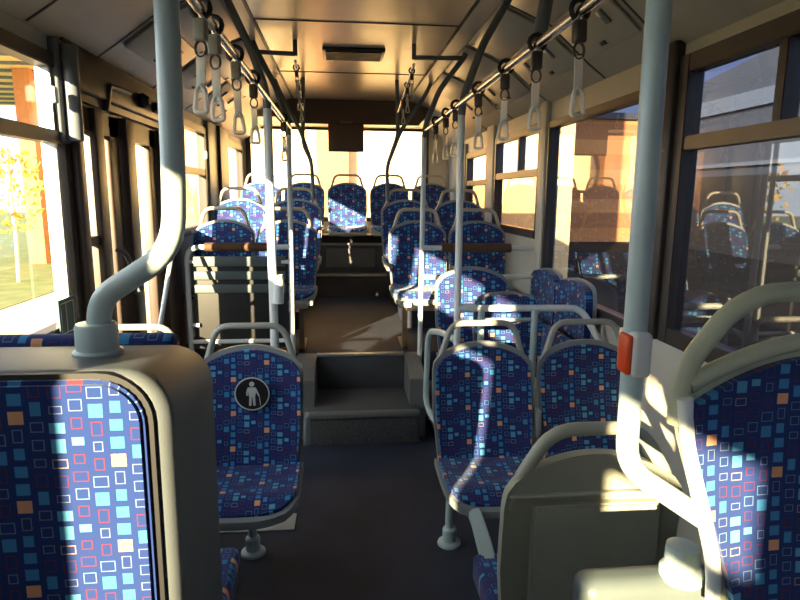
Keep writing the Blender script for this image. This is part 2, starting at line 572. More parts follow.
window(1, *opsR[2], tn, 1.70, mull=[1.72], fr=.045, latch=False)
window(1, *opsR[3], tn, fr=.02)
window(1, *opsR[4], bt, 1.655, mull=[4.36], gm_up=g)
window(1, *opsR[5], bt, 1.62, gm_up=g)

# pillar covers
def pillar(n, side, a, b, z0, z1, m_, dep=.035):
    xi = XL if side < 0 else XR
    xa, xb = sorted((xi - side * dep, xi + side * .005))
    return S(MB().rbox((xa, a, z0), (xb, b, z1), .01).build('trim_%d' % n, m_))
pillar(13, -1, 2.60, 2.655, 0.9, 2.08, M['pillar'], .05)
pillar(20, -1, 2.515, 2.60, 1.69, 2.08, M['grey_pillar'], .03)
pillar(14, -1, 5.14, 5.50, 1.1, 2.08, M['grey_pillar'])
pillar(15, -1, 5.50, 5.88, 1.1, 2.08, M['frame'], .06)
pillar(16, -1, 3.93, 4.08, 0.44, 2.08, M['pillar'], .05)
pillar(17, 1, 2.26, 2.42, 0.93, 2.08, M['frame'], .04)
pillar(18, 1, 3.72, 3.84, 0.97, 2.08, M['wall'], .03)
pillar(19, 1, 5.02, 5.26, 1.2, 2.08, M['wall'], .03)
# blue-grey conduit column beside the near left window
S(MB().tube([(XL + .055, 2.57, 1.70), (XL + .055, 2.57, 2.06)], .03, 16).build('trim_21', M['grey_pillar']))

# ------------------------------------------------------------------ rear wall, front wall
mb = MB()
mb.box((XL - .06, YB, -.06), (XR + .06, YB + .06, 1.22))
mb.box((XL - .06, YB, 2.24), (XR + .06, YB + .06, 2.46))
mb.box((XL - .06, YB, 1.22), (XL + .06, YB + .06, 2.24))
mb.box((XR - .30, YB, 1.22), (XR + .06, YB + .06, 2.24))
S(mb.build('wall_back', M['wall'], smooth=False))
rw = empty('window_%d' % (win_n[0] + 1), (0, YB, 1.22), kind='structure')
MB().add([(XL + .06, .03, 0), (XR - .30, .03, 0), (XR - .30, .03, 1.02), (XL + .06, .03, 1.02)], [(0, 1, 2, 3)]).build('pane', g, rw, smooth=False)
mb = MB()
mb.box((XL + .03, -.015, -.03), (XR - .27, .02, .02)).box((XL + .03, -.015, 1.0), (XR - .27, .02, 1.05)).box((XL + .03, -.015, .02), (XL + .09, .02, 1.0)).box((XR - .33, -.015, .02), (XR - .27, .02, 1.0))
mb.build('window_frame', M['frame'], rw, bevel=.004)
win_n[0] += 1
# grey panel in the rear right corner
S(MB().rbox((XR - .03, 6.18, 1.15), (XR + .002, 7.1, 2.02), .006).build('trim_22', M['wall_grey']))
# unseen partition added behind the camera to cut light from the front
S(MB().box((XL - .06, YF - .06, -.06), (XR + .06, YF, 2.46)).build('wall_front', M['wall_grey'], smooth=False))

# ------------------------------------------------------------------ ceiling and coves
XA, XB = -.46, .66
S(MB().box((XA, YF, ZC), (XB, 6.22, ZC + .04)).build('ceiling', M['ceiling'], smooth=False))
def cove(profile, name, m_):
    a = profile; b = [(p[0] , p[1] + .04) for p in profile][::-1]
    mb = MB()
    n = len(a)
    for i in range(n - 1):
        mb.prism([a[i], a[i + 1], b[n - 2 - i], b[n - 1 - i]], 'Y', YF, YB)
    return S(mb.build(name, m_))
PL = [(XA, ZC), (-.56, ZC - .02), (-.80, 2.30), (-1.00, 2.15), (XL - .05, 2.05)]
PR = [(XB, ZC), (.76, ZC - .02), (1.0, 2.30), (1.20, 2.13), (XR + .05, 2.03)]
cove(PL, 'ceiling', M['cove']); cove(PR, 'ceiling', M['cove'])
# dark seams
mb = MB()
mb.box((XA - .008, YF, ZC - .006), (XA + .008, 6.2, ZC + .002)); mb.box((XB - .008, YF, ZC - .006), (XB + .008, 6.2, ZC + .002))
for y in (0.6, 2.0, 3.47, 4.85): mb.box((XA, y - .006, ZC - .004), (XB, y + .006, ZC + .002))
S(mb.build('trim_23', M['black'], smooth=False))
def cove_bar(p, q, y0, y1, t=.006, off=.004):
    """thin slab lying under the cove facet from p to q (x,z)"""
    p = Vector(p); q = Vector(q)
    d = (q - p).normalized(); n_ = Vector((d.y, -d.x))
    if n_.y > 0: n_ = -n_
    return [tuple(p + n_ * (off - t)), tuple(q + n_ * (off - t)), tuple(q + n_ * off), tuple(p + n_ * off)], y0, y1
mb = MB()
for prof in (PL, PR):
    for y in (.9, 2.35, 2.95, 3.75, 4.55, 5.35):
        for i in range(1, 4):
            poly, a, b = cove_bar(prof[i], prof[i + 1] if i < 3 else (prof[3][0] + (prof[4][0] - prof[3][0]) * .6, prof[3][1] + (prof[4][1] - prof[3][1]) * .6), y - .005, y + .005)
            mb.prism(poly, 'Y', a, b)
S(mb.build('trim_24', M['frame'], smooth=False))
# rounded service covers on the coves, each with latches and slots
def lerp2(p, q, t): return (p[0] + (q[0] - p[0]) * t, p[1] + (q[1] - p[1]) * t)
cover_labels = []
def cove_cover(prof, y0, y1, label, lat):
    root = empty('cove_cover', ((prof[2][0] + prof[3][0]) / 2, (y0 + y1) / 2, (prof[2][1] + prof[3][1]) / 2), label=label, cat='cover panel', group='service covers along the coves')
    ox, oy, oz = root.location
    p = Vector((*lerp2(prof[1], prof[2], .15), )); q = Vector(lerp2(prof[2], prof[3], .85))
    def slab(p, q, ya, yb, rad, off, t, m_, name):
        d = Vector((q[0] - p[0], 0, q[1] - p[1])); L_ = d.length; d.normalize()
        yv = Vector((0, 1, 0)); n_ = d.cross(yv)
        if n_.z > 0: n_ = -n_
        c = Vector(((p[0] + q[0]) / 2, (ya + yb) / 2, (p[1] + q[1]) / 2)) + n_ * off
        mt = Matrix((d, yv, n_)).transposed().to_4x4(); mt.translation = c - Vector((ox, oy, oz))
        return MB().rbox((-L_ / 2, -(yb - ya) / 2, -t / 2), (L_ / 2, (yb - ya) / 2, t / 2), min(rad, t * .45), 2, mt).build(name, m_, root)
    slab(prof[1], lerp2(prof[1], prof[2], .92), y0, y1, .01, .010, .012, M['cove'], 'panel')
    slab(lerp2(prof[2], prof[3], .04), lerp2(prof[2], prof[3], .9), y0, y1, .01, .010, .012, M['cove'], 'panel')
    for ly in lat:
        lo = slab(lerp2(prof[2], prof[3], .25), lerp2(prof[2], prof[3], .52), ly - .022, ly + .022, .006, .020, .014, M['dark_tube'], 'latch')
        slab(lerp2(prof[2], prof[3], .72), lerp2(prof[2], prof[3], .80), ly + .14, ly + .19, .004, .018, .006, M['black'], 'slot')
    return root
cove_cover(PL, 2.99, 3.71, 'tan service cover of the left cove just above the door header', (3.2, 3.5))
cove_cover(PL, 3.79, 4.51, 'tan service cover of the left cove above the rear left window', (4.0, 4.35))
cove_cover(PL, 4.59, 5.31, 'tan service cover of the left cove between door and rear bulkhead', (4.8, 5.1))
cove_cover(PR, 2.39, 2.91, 'grey service cover with latches on the right cove behind nearest strap', (2.5, 2.75))
cove_cover(PR, 2.99, 3.71, 'service cover on the right cove above the large right window', (3.15, 3.5))
cove_cover(PR, 3.79, 4.51, 'service cover on the right cove above the pillar after the large window', (4.0, 4.35))
cove_cover(PR, 4.59, 5.31, 'brown lit service cover on the right cove near the rear', (4.8, 5.1))
# ceiling vent
t = empty('ceiling_vent', (.09, 4.18, ZC), label='dark rectangular ceiling vent in the middle of the aisle ceiling', cat='vent')
MB().rbox((-.20, -.15, -.02), (.20, .15, .002), .008).build('vent_frame', M['frame'], t)
mb = MB()
for k in range(7): mb.box((-.18, -.125 + k * .037, -.028), (.18, -.105 + k * .037, -.018))
mb.build('grille', M['black'], t, smooth=False)

# bulkhead, lower rear ceiling and monitor
S(MB().prism([(XA - .30, 2.40), (XA - .12, 2.185), (XB + .12, 2.185), (XB + .30, 2.40), (XB, ZC + .01), (XA, ZC + .01)], 'Y', 6.18, 6.24).build('trim_25', M['monitor']))
S(MB().box((-.95, 6.24, 2.25), (1.15, YB, 2.29)).build('ceiling', M['cove'], smooth=False))
t = empty('monitor', (.055, 6.15, 2.185), label='dark brown flat monitor hanging from the rear bulkhead before the back window', cat='monitor')
MB().rbox((-.175, -.05, -.27), (.175, 0, 0), .012).build('monitor_case', M['monitor'], t)
MB().rbox((-.155, -.054, -.25), (.155, -.048, -.02), .002).build('screen', M['monitor'], t)
MB().box((-.06, .0, -.12), (.06, .06, .03)).build('mount', M['dark_tube'], t, smooth=False)

# ------------------------------------------------------------------ door on the left
dr = empty('door_1', (XL, 3.28, 0.02), kind='structure')
def dl(y0, y1, stiles, bars, glassr, nm):
    mb = MB()
    for a, b, dep in stiles: mb.rbox((-.035, a - 3.28, 0.02), (dep, b - 3.28, 1.84), .008)
    mb.box((-.03, y0 - 3.28, 1.74), (.02, y1 - 3.28, 1.84)); mb.box((-.03, y0 - 3.28, 0.02), (.02, y1 - 3.28, .13))
    for a, b, z in bars: mb.box((-.02, a - 3.28, z - .02), (.03, b - 3.28, z + .02))
    o = mb.build('door_leaf', M['pillar'], dr)
    MB().add([(-.005, y0 - 3.27, .1), (-.005, y1 - 3.29, .1), (-.005, y1 - 3.29, 1.78), (-.005, y0 - 3.27, 1.78)], [(0, 1, 2, 3)]).build('pane', g, o, smooth=False)
dl(2.66, 3.16, [(2.66, 2.71, .03), (2.80, 2.90, .045), (3.02, 3.15, .02)], [(2.70, 2.80, 1.27), (2.70, 2.80, 1.02)], 0, 'a')
dl(3.17, 3.92, [(3.17, 3.30, .05), (3.62, 3.72, .02), (3.74, 3.92, .05)], [(3.30, 3.62, .62)], 0, 'b')
h1 = MB().tube([(.05, 2.92 - 3.28, 1.22), (.09, 2.93 - 3.28, 1.20), (.09, 3.12 - 3.28, 1.00), (.05, 3.14 - 3.28, .98)], .012, 10, fil=.02).build('door_handle', M['dark_tube'], dr)
h2 = MB().tube([(.05, 3.82 - 3.28, 1.30), (.10, 3.80 - 3.28, 1.29), (.10, 3.32 - 3.28, .72), (.05, 3.30 - 3.28, .70)], .013, 10, fil=.03).build('door_handle', M['white_tube'], dr)
S(MB().rbox((XL - .002, 2.60, 1.875), (XL + .022, 3.98, 2.125), .004).build('trim_27', M['frame']))  # dark strip added so the header reads dark despite bounce light
# header box with the door drive
t = empty('door_drive', (XL, 3.28, 1.88), label='dark door drive cover with rods above the left door', cat='door mechanism')
MB().rbox((.0, -.62, 0.03), (.045, .66, .20), .012).build('cover', M['frame'], t)
MB().tube([(.03, -.3, -.01), (.05, -.3, .10), (.07, -.1, .10)], .015, 10, fil=.02).build('rod', M['frame'], t)
MB().lathe([(.035, 0), (.04, .02), (.02, .05)], (.045, .15, .10), 16, 'X').build('actuator', M['black'], t)
MB().lathe([(.03, 0), (.03, .05), (.015, .06)], (.045, .42, .10), 16, 'X').build('actuator', M['black'], t)
t = empty('notice_card', (XL + .03, 2.42, 1.02), label='small dark teal notice card at the lower rear corner of the near left window', cat='notice')
MB().box((0, -.075, -.075), (.004, .06, .075)).build('card', mat('teal_card', (.03, .09, .10), .4, noise=.1), t, smooth=False)
mb = MB()
for a_, b_ in ((-.065, -.062), (-.02, -.017), (.045, .048)): mb.box((.004, a_, -.06), (.006, b_, .06))
mb.box((.004, -.065, .057), (.006, .048, .06)).box((.004, -.065, -.06), (.006, .048, -.057))
mb.build('border_lines', M['white'], t, smooth=False)
# interior skirting of the left wall (below window) stays part of wall_left

# ------------------------------------------------------------------ seats
HW = .219          # half width of a seat
def seat_back(w=HW, z0=.385, zs=.80, zc=.862, inset=.0, yoff=0.0, th=.03, lean=.13, nu=14, nv=16, y0=0.0):
    """curved panel: front surface grid + back surface grid; y decreases with height towards rear"""
    mb = MB()
    def P(u, v, back):
        zt = zc - (zc - zs) * abs(u) ** 2.0 - (.018 * max(0, (abs(u) - .86) / .14) ** 2)
        z = z0 + inset + v * (zt - inset - z0 - inset)
        wv = (w - inset) * (0.91 + 0.09 * min(1, v * 2.0) ** .8)
        if v > .88: wv *= 1 - .03 * ((v - .88) / .12) ** 2
        xx = u * wv
        t_ = (z - z0) / (zc - z0)
        y = y0 - lean * (1 - t_) ** 1.25
        y += -.018 * abs(u) ** 3 + .012 * math.sin(t_ * PI)
        return (xx, y + yoff + (th if back else 0), z)
    vs = []; uv = []
    for back in (0, 1):
        for j in range(nv + 1):
            for i in range(nu + 1):
                p = P(-1 + 2 * i / nu, j / nv, back)
                vs.append(p); uv.append((p[0], p[2] - .62))
    n1 = nu + 1; off = n1 * (nv + 1)
    fs = []
    for b in (0, 1):
        for j in range(nv):
            for i in range(nu):
                a = b * off + j * n1 + i
                fs.append((a, a + 1, a + n1 + 1, a + n1))
    for i in range(nu):
        fs.append((i, i + 1, off + i + 1, off + i)); a = nv * n1
        fs.append((a + i, a + i + 1, off + a + i + 1, off + a + i))
    for j in range(nv):
        for i in (0, nu):
            a = j * n1 + i
            fs.append((a, a + n1, off + a + n1, off + a))
    return mb.add(vs, fs, uv)

def cushion(w=.205, y0=-.46, y1=-.12, z=.395, th=.035, nu=12, nv=12, lip=.05, r=.09):
    """seat cushion with rounded front corners and a waterfall front edge"""
    mb = MB()
    vs = []; uv = []
    def P(u, v, low):
        y = y1 + (y0 - y1) * v
        d = (y - y0)
        ww = w
        if d < r: ww = w - r + math.sqrt(max(0, r * r - (r - d) ** 2)) * 1.0
        ww = max(ww, w * .55)
        zz = z - lip * max(0, v - .72) ** 2 / .28 ** 2 + .012 * abs(u) ** 3 - .012 * math.sin(v * PI)
        return (u * ww, y, zz - (th if low else 0))
    for low in (0, 1):
        for j in range(nv + 1):
            for i in range(nu + 1):
                v_ = j / nv; v_ = 1 - (1 - v_) ** 1.4
                p = P(-1 + 2 * i / nu, v_, low); vs.append(p); uv.append((p[0], p[1] + .31))
    n1 = nu + 1; off = n1 * (nv + 1); fs = []
    for b in (0, 1):
        for j in range(nv):
            for i in range(nu):
                a = b * off + j * n1 + i
                fs.append((a, a + 1, a + n1 + 1, a + n1))
    for i in range(nu):
        fs.append((i, i + 1, off + i + 1, off + i)); a = nv * n1
        fs.append((a + i, a + i + 1, off + a + i + 1, off + a + i))
    for j in range(nv):
        for i in (0, nu):
            a = j * n1 + i
            fs.append((a, a + n1, off + a + n1, off + a))
    return mb.add(vs, fs, uv)

def handle_path(w=.19, zb=.775, zt=.958, y=.022, wt=.125):
    return [(-w, y - .01, zb), (-wt - .01, y, zt), (wt + .01, y, zt), (w, y - .01, zb)]

def make_seat(label, cat='seat', group=None, handle=True, leg='pedestal', hm=None, sm=None, name='passenger_seat'):
    root = empty(name, label=label, cat=cat, group=group)
    sm = sm or M['shell']
    sh = seat_back(w=HW, z0=.36, zs=.812, zc=.878, yoff=.012, th=.022)
    sh2 = cushion(w=.217, y0=-.445, y1=-.10, z=.388, th=.03)
    sh.add(sh2.v, sh2.f, sh2.uv)
    sh.build('seat_shell', sm, root)
    seat_back(w=HW, inset=.012, z0=.372, zs=.805, zc=.872, yoff=-.004, th=.018).build('backrest', M['fabric'], root)
    cushion(w=.206, y0=-.430, y1=-.115, z=.406, th=.02).build('cushion', M['fabric'], root)
    if handle:
        MB().tube(handle_path(), .0135, 12, fil=.055).build('grab_handle', hm or M['handle'], root)
    if leg == 'pedestal':
        pd = MB().tube([(.0, -.10, 0.0), (.0, -.10, .36)], .019, 16).build('pedestal', M['tube'], root)
        MB().lathe([(.052, 0), (.050, .01), (.03, .018), (.030, .07), (.024, .078), (.0195, .08)], (0, -.10, 0), 24).build('flange', M['tube'], pd)
        MB().rbox((-.16, -.42, .325), (.16, -.08, .350), .008).build('seat_frame', M['black'], root)
    elif leg == 'bracket':
        MB().rbox((-.20, -.46, .315), (.20, -.10, .348), .008).build('seat_frame', M['handle'], root)
    return root

# -- seats on the low floor
s0 = make_seat('blue patterned seat carrying the round white-figure pictogram, left of aisle', group='front pair on the left')
s0.location = (-.382, 2.47, 0)
MB().rbox((.222, -.10, .47), (.245, -.045, .60), .008).build('hinge_block', M['shell'], s0)
s1 = copy_tree(s0); s1.location = (-.845, 2.47, 0)
s1['label'] = 'blue seat by the left wall beside the pictogram seat, only its beige handle showing'
s2 = copy_tree(s0); s2.location = (.604, 2.47, 0)
s2['label'] = 'blue patterned seat right of aisle with grey handle, cushion rim and pedestal foot in view'
s2['group'] = 'front pair on the right'
for q_ in s2.children:
    if q_.name.startswith(('pedestal', 'flange')): q_.location.x = -.145
s3 = copy_tree(s0); s3.location = (1.066, 2.47, 0)
s3['label'] = 'blue patterned seat against the right wall, partly behind the big pole'
s3['group'] = 'front pair on the right'
# pictogram: disc, ring, figure
pz, pyy = .690, -.062
st = MB().lathe([(.072, 0), (.072, .003)], (.012, pyy, pz), 40, 'Y').build('pictogram_disc', M['black'], s0)
ring = MB()
n = 40
vs = []; fs = []
for k in range(n):
    a = 2 * PI * k / n
    for rr in (.066, .071):
        for yy in (-.0015, .0):
            vs.append((.012 + rr * math.cos(a), pyy + yy, pz + rr * math.sin(a)))
for k in range(n):
    a = k * 4; b = ((k + 1) % n) * 4
    fs += [(a, a + 2, b + 2, b), (a + 1, b + 1, b + 3, a + 3), (a, b, b + 1, a + 1), (a + 2, a + 3, b + 3, b + 2)]
ring.add(vs, fs).build('ring', M['white'], st)
fg = MB()
fg.lathe([(.0105, 0), (.0105, .002)], (.012, pyy - .002, pz + .042), 20, 'Y')
def fp(pts): fg.prism([(.012 + a, pz + b) for a, b in pts], 'Y', pyy - .002, pyy)
fp([(-.016, .028), (.014, .028), (.019, .018), (.012, -.012), (-.012, -.012), (-.018, .018)])
fp([(-.018, .026), (-.024, .005), (-.022, -.008), (-.017, -.006), (-.018, .006), (-.012, .022)])
fp([(.016, .026), (.024, .008), (.030, -.006), (.025, -.009), (.018, .004), (.012, .020)])
fp([(-.011, -.010), (-.001, -.010), (-.004, -.050), (-.014, -.050)])
fp([(.001, -.010), (.012, -.010), (.013, -.050), (.004, -.050)])
fp([(.027, -.006), (.030, -.008), (.035, -.050), (.032, -.050)])
fg.build('figure', M['white'], st, smooth=False)

# -- raised floor rows
def row(pts, z, y, proto_leg='bracket'):
    pass
M['tan_handle'] = mat('tan_seat_plastic', (0.52, 0.45, 0.34), 0.4, noise=0.06)
b0 = make_seat('blue seat by the left window in the first raised row', leg='bracket', hm=M['tan_handle'], group='left seats on the raised floor')
b0.location = (-.852, 4.52, ZP - .005)
spec = [(-.395, 4.52, ZP - .005, 'blue aisle seat in the first raised row behind the left padded guard rail', 'left seats on the raised floor'),
        (-.845, 5.20, ZP + .145, 'blue seat by the left window in the second raised row', 'left seats on the raised floor'),
        (-.385, 5.20, ZP + .145, 'blue seat beside the aisle in the second raised row on the left', 'left seats on the raised floor'),
        (.572, 4.52, ZP - .005, 'blue seat beside the aisle in the first raised row on the right, lit front edge', 'right seats on the raised floor'),
        (1.03, 4.52, ZP - .005, 'blue seat by the right window in the first raised row, behind the brown padded rail', 'right seats on the raised floor'),
        (.560, 5.20, ZP + .145, 'blue seat beside the aisle in the second raised row on the right', 'right seats on the raised floor'),
        (1.02, 5.20, ZP + .145, 'blue seat by the right window in the second raised row', 'right seats on the raised floor')]
for (x, y, z, lb, gp) in spec:
    c = copy_tree(b0); c.location = (x, y, z); c['label'] = lb; c['group'] = gp
lbs = ['leftmost blue seat of the back row, under the rear left corner', 'second seat from the left in the back row, behind white poles',
       'middle seat of the back row facing straight down the aisle', 'fourth seat from the left in the back row, right of the middle seat',
       'rightmost blue seat of the back row beside the grey corner panel']
for k, lb in enumerate(lbs):
    c = copy_tree(b0)
    c.location = (.070 + (k - 2) * .470, 6.82, .755)
    c['label'] = lb; c['group'] = 'back row of five'
# leg frames under the aisle seats of the first raised row
for x, lb in ((-.275, 'tan upright support under the aisle seat behind the left guard rail'), (.435, 'tan upright support under the first raised aisle seat on the right')):
    t = empty('seat_support', (x, 4.06, ZP), label=lb, cat='seat support')
    MB().rbox((-.022, -.012, 0), (.022, .30, .02), .006).rbox((-.018, -.012, .0), (.018, .03, .30), .006).build('upright', M['brown_trim'], t)
    MB().rbox((-.045, -.03, .295), (.045, .06, .335), .008).build('bracket', M['handle'], t)

# -- seats right of the aisle behind the frame
q = make_seat('blue seat without a handle on the right wheel box behind the white frame', leg='none', handle=False)
q.location = (.755, 3.40, .215)
MB().rbox((-.15, -.40, .025), (.15, -.06, .36), .01).build('seat_box', M['wall_grey'], q)
# -- padded backrest panel fixed to the frame
t = empty('padded_panel', (.815, 2.86, .62), label='small sunlit blue padded panel behind the white frame bar on the right', cat='padded panel')
pb = MB(); a = seat_back(w=.155, z0=0, zs=.375, zc=.40, th=.03, lean=.02); pb.add(a.v, a.f, a.uv)
pb.build('pad', M['fabric'], t)
a = seat_back(w=.163, z0=-.005, zs=.384, zc=.41, th=.012, lean=.02, yoff=.028); MB().add(a.v, a.f, a.uv).build('backing', M['shell'], t)
# -- two folded seats along the right wall
def side_seat(y, label):
    t = empty('folding_seat', (XR - .07, y, 0.185), -PI / 2, label=label, cat='folding seat', group='folding seats along the right wall')
    a = seat_back(w=.215, z0=.34, zs=.845, zc=.875, th=.04, lean=.03); a.build('backrest', M['fabric'], t)
    a = seat_back(w=.222, z0=.32, zs=.855, zc=.885, th=.02, lean=.03, yoff=.035); a.build('seat_shell', M['shell'], t)
    b = MB().rbox((-.20, -.095, .26), (.20, -.04, .60), .02)
    b.uv = [(p[0], p[2]) for p in b.v]
    b.build('folded_cushion', M['fabric'], t)
    MB().tube([(-.19, -.05, .25), (.19, -.05, .25)], .012, 10).build('hinge_bar', M['tube'], t)
    return t
side_seat(3.04, 'folding blue wall seat nearest the right pair, under the large right window')
side_seat(3.49, 'folding blue wall seat at the far end of the large right window')

# ------------------------------------------------------------------ near left: housing with patterned back panel
t = empty('seat_housing', (-.665, .98, 0), label='big grey moulded seat housing with sunlit patterned back panel at near left', cat='seat housing')
mb = MB()
bm = bmesh.new()
bmesh.ops.create_cube(bm, size=1)
a, b = Vector((-.42, -.105, 0.10)), Vector((.412, .20, 1.246))
for v in bm.verts:
    v.co = Vector(((a[i] + b[i]) / 2 + v.co[i] * (b[i] - a[i]) for i in range(3)))
    if v.co.z > 1 and v.co.y > 0: v.co.z -= .036
ed = [e_ for e_ in bm.edges if all(v.co.z > 1 for v in e_.verts) or abs(e_.verts[0].co.z - e_.verts[1].co.z) > .5]
vert_edges = [e_ for e_ in bm.edges if all(v.co.z > 1 for v in e_.verts) and abs(e_.verts[0].co.x - e_.verts[1].co.x) < .01]
bmesh.ops.bevel(bm, geom=vert_edges, offset=.075, segments=8, affect='EDGES', profile=.5)
bmesh.ops.bevel(bm, geom=[e_ for e_ in bm.edges if e_.is_manifold and e_.calc_face_angle(0) > R(60)], offset=.022, segments=4, affect='EDGES', profile=.5)
bm.verts.index_update()
mb.add([v.co[:] for v in bm.verts], [[v.index for v in q_.verts] for q_ in bm.faces])
bm.free()
mb.build('housing', M['housing'], t)
# patterned panel: rounded rectangle proud of the housing, dark gap around it
def rrect(x0, x1, z0, z1, r, n=8, only_top=True):
    pts = [(x0, z0), (x1, z0)]
    for k in range(n + 1):
        a = PI / 2 * k / n
        pts.append((x1 - r + r * math.cos(a), z1 - r + r * math.sin(a)))
    for k in range(n + 1):
        a = PI / 2 + PI / 2 * k / n
        pts.append((x0 + r + r * math.cos(a), z1 - r + r * math.sin(a)))
    return pts
mb = MB().prism(rrect(-.36, .388, .30, 1.244, .075), 'Y', -.112, -.10)
mb.build('panel_gap', M['black'], t)
mb = MB().prism(rrect(-.35, .378, .32, 1.236, .065), 'Y', -.124, -.10)
mb.uv = [(p[0], p[2] - 1.2) for p in mb.v]
mb.build('backrest', M['fabric'], t, bevel=.006)

# rear-facing seat on the far side of the housing
t = empty('rear_facing_seat', (-.66, 1.225, 0), PI, label='blue rear-facing seat behind the grey housing, top edge and cushion corner showing', cat='seat')
b_ = MB().rbox((-.33, -.02, .50), (.38, .03, 1.222), .02); b_.uv = [(p[0], p[2]) for p in b_.v]
b_.build('backrest', M['fabric'], t)
b_ = MB().rbox((-.345, -.50, .37), (.40, -.02, .44), .025); b_.uv = [(p[0], p[1]) for p in b_.v]
b_.build('cushion', M['fabric'], t)
MB().rbox((-.34, -.49, .32), (.40, .03, .375), .015).rbox((-.25, -.40, 0), (.36, .0, .33), .02).build('seat_base', M['housing'], t)

# big bent pole standing in a socket on the housing
t = empty('grab_pole', (-.415, 1.06, 1.222), label='thick blue-grey pole with an S bend standing in a socket on the near left housing', cat='pole')
ox = t.location
def rel(pts): return [(p[0] - ox[0], p[1] - ox[1], p[2] - ox[2]) for p in pts]
MB().tube(rel([(-.415, 1.04, 1.24), (-.412, 1.04, 1.262), (-.405, 1.04, 1.325), (-.280, 1.04, 1.405), (-.274, 1.04, 1.52), (-.262, 1.04, 2.43)]), .0195, 24, fil=[.01, .05, .07, .04]).build('pole', M['tube'], t)
MB().lathe([(.040, 0), (.040, .012), (.034, .016), (.034, .055), (.031, .06), (.021, .061)], (0, -.02, 0), 32).build('socket', M['tube'], t)

# ------------------------------------------------------------------ near right: cream seat, pole, rear-facing shell
t = empty('cream_frame_seat', (.850, .96, 0), label='sunlit cream-framed blue seat filling the lower right corner', cat='seat')
def cream_back(w, zs, zc, inset, yoff, th):
    mb = MB(); vs = []; uv = []; fs = []
    nu, nv = 26, 18
    for back in (0, 1):
        for j in range(nv + 1):
            for i in range(nu + 1):
                u = -1 + 2 * i / nu; v = j / nv
                zt = zc - (zc - zs) * abs(u) ** 1.7
                z = .42 + v * (zt - .42)
                t_ = (z - .42) / (zc - .42)
                wv = w * max(.62, min(1, .69 + (z - .84) * 1.2))
                y = -.10 * (1 - t_) ** 1.25 - .018 * abs(u) ** 3 + .012 * math.sin(t_ * PI) + yoff + back * th
                vs.append((u * wv, y, z)); uv.append((u * wv, z - .62))
    n1 = nu + 1; off = n1 * (nv + 1)
    for b in (0, 1):
        for j in range(nv):
            for i in range(nu):
                a = b * off + j * n1 + i
                fs.append((a, a + 1, a + n1 + 1, a + n1))
    for i in range(nu):
        fs.append((i, i + 1, off + i + 1, off + i)); a = nv * n1
        fs.append((a + i, a + i + 1, off + a + i + 1, off + a + i))
    for j in range(nv):
        for i in (0, nu):
            a = j * n1 + i
            fs.append((a, a + n1, off + a + n1, off + a))
    return mb.add(vs, fs, uv)
cream_back(.245, 1.140, 1.222, 0, -.004, .03).build('backrest', M['fabric'], t)
cream_back(.255, 1.148, 1.232, 0, .014, .03).build('seat_shell', M['cream'], t)
MB().tube([(-.252, .012, 1.10), (-.250, .012, 1.20), (-.150, .012, 1.338), (.150, .012, 1.338), (.250, .012, 1.20), (.252, .012, 1.10)], .018, 16, fil=[.06, .09, .09, .06]).build('grab_handle', M['cream'], t)
pts = [((-1 + k / 6) * .240, .008, 1.252 - .078 * abs(-1 + k / 6) ** 1.7) for k in range(13)]
MB().tube(pts, .016, 12).build('top_rail', M['cream'], t)
MB().tube([(-.256, -.012, 1.155), (-.243, -.016, 1.06), (-.212, -.026, .95), (-.180, -.03, .84), (-.168, -.02, .74)], .0135, 16, fil=.05).build('side_tube', M['white_tube'], t)
b_ = MB().rbox((-.15, -.40, .40), (.22, -.08, .47), .02); b_.uv = [(p[0], p[1]) for p in b_.v]
b_.build('cushion', M['fabric'], t)
# platform under it
t = empty('seat_podium', (.84, .99, 0), label='low blue-grey moulded podium at the bottom right corner with a round socket', cat='podium')
MB().rbox((-.375, .02, 0), (.43, .10, .752), .03, 5).build('body', M['podium'], t)
MB().lathe([(.042, 0), (.042, .02), (.034, .03), (.032, .07), (.020, .075)], (-.165, .045, .745), 24).build('socket', M['tube'], t)
# right big pole
t = empty('grab_pole', (.515, .985, 1.0), label='thick blue-grey pole on the right with a red stop button and a bent white foot', cat='pole')
ox = t.location
MB().tube(rel([(.499, .97, 2.43), (.505, .97, 1.30), (.507, .97, 1.02), (.590, .96, .965), (.650, .95, .925)]), .0195, 24, fil=[.03, .06, .02]).build('pole', M['tube'], t)
bx_ = MB().rbox((-.028, -.05, .195), (.008, .015, .275), .01).build('button_box', M['white'], t)
MB().rbox((-.036, -.045, .20), (-.024, -.005, .27), .006).build('stop_button', M['red'], bx_)

# rear-facing seat seen from behind
t = empty('seat_back_shell', (.700, 1.50, 0), label='olive-grey plastic back of a rear-facing seat in front of the right pair', cat='seat')
sb = seat_back(w=.258, z0=.20, zs=.715, zc=.800, th=.035, lean=-.04, nu=24, nv=24)
sb.build('seat_shell', M['olive'], t)
MB().tube([(-.238, .015, .64), (-.212, .015, .73), (-.125, .015, .868), (.125, .015, .868), (.212, .015, .73), (.238, .015, .64)], .019, 16, fil=[.04, .07, .07, .04]).build('grab_handle', M['olive'], t)
MB().prism([(-.175, .22), (.19, .22), (.195, .655), (-.175, .655)], 'Y', -.012, .022).build('recessed_panel', M['olive'], t, bevel=.006)
MB().rbox((-.245, -.012, .680), (.245, .006, .688), .003).build('seam_strip', M['handle'], t)
b_ = MB().rbox((-.265, .07, .20), (.24, .34, .30), .025); b_.uv = [(p[0], p[1]) for p in b_.v]
b_.build('cushion', M['fabric'], t)
MB().rbox((-.24, .05, .14), (.24, .33, .20), .02).rbox((-.10, .10, 0), (.10, .30, .21), .02).build('seat_base', M['housing'], t)
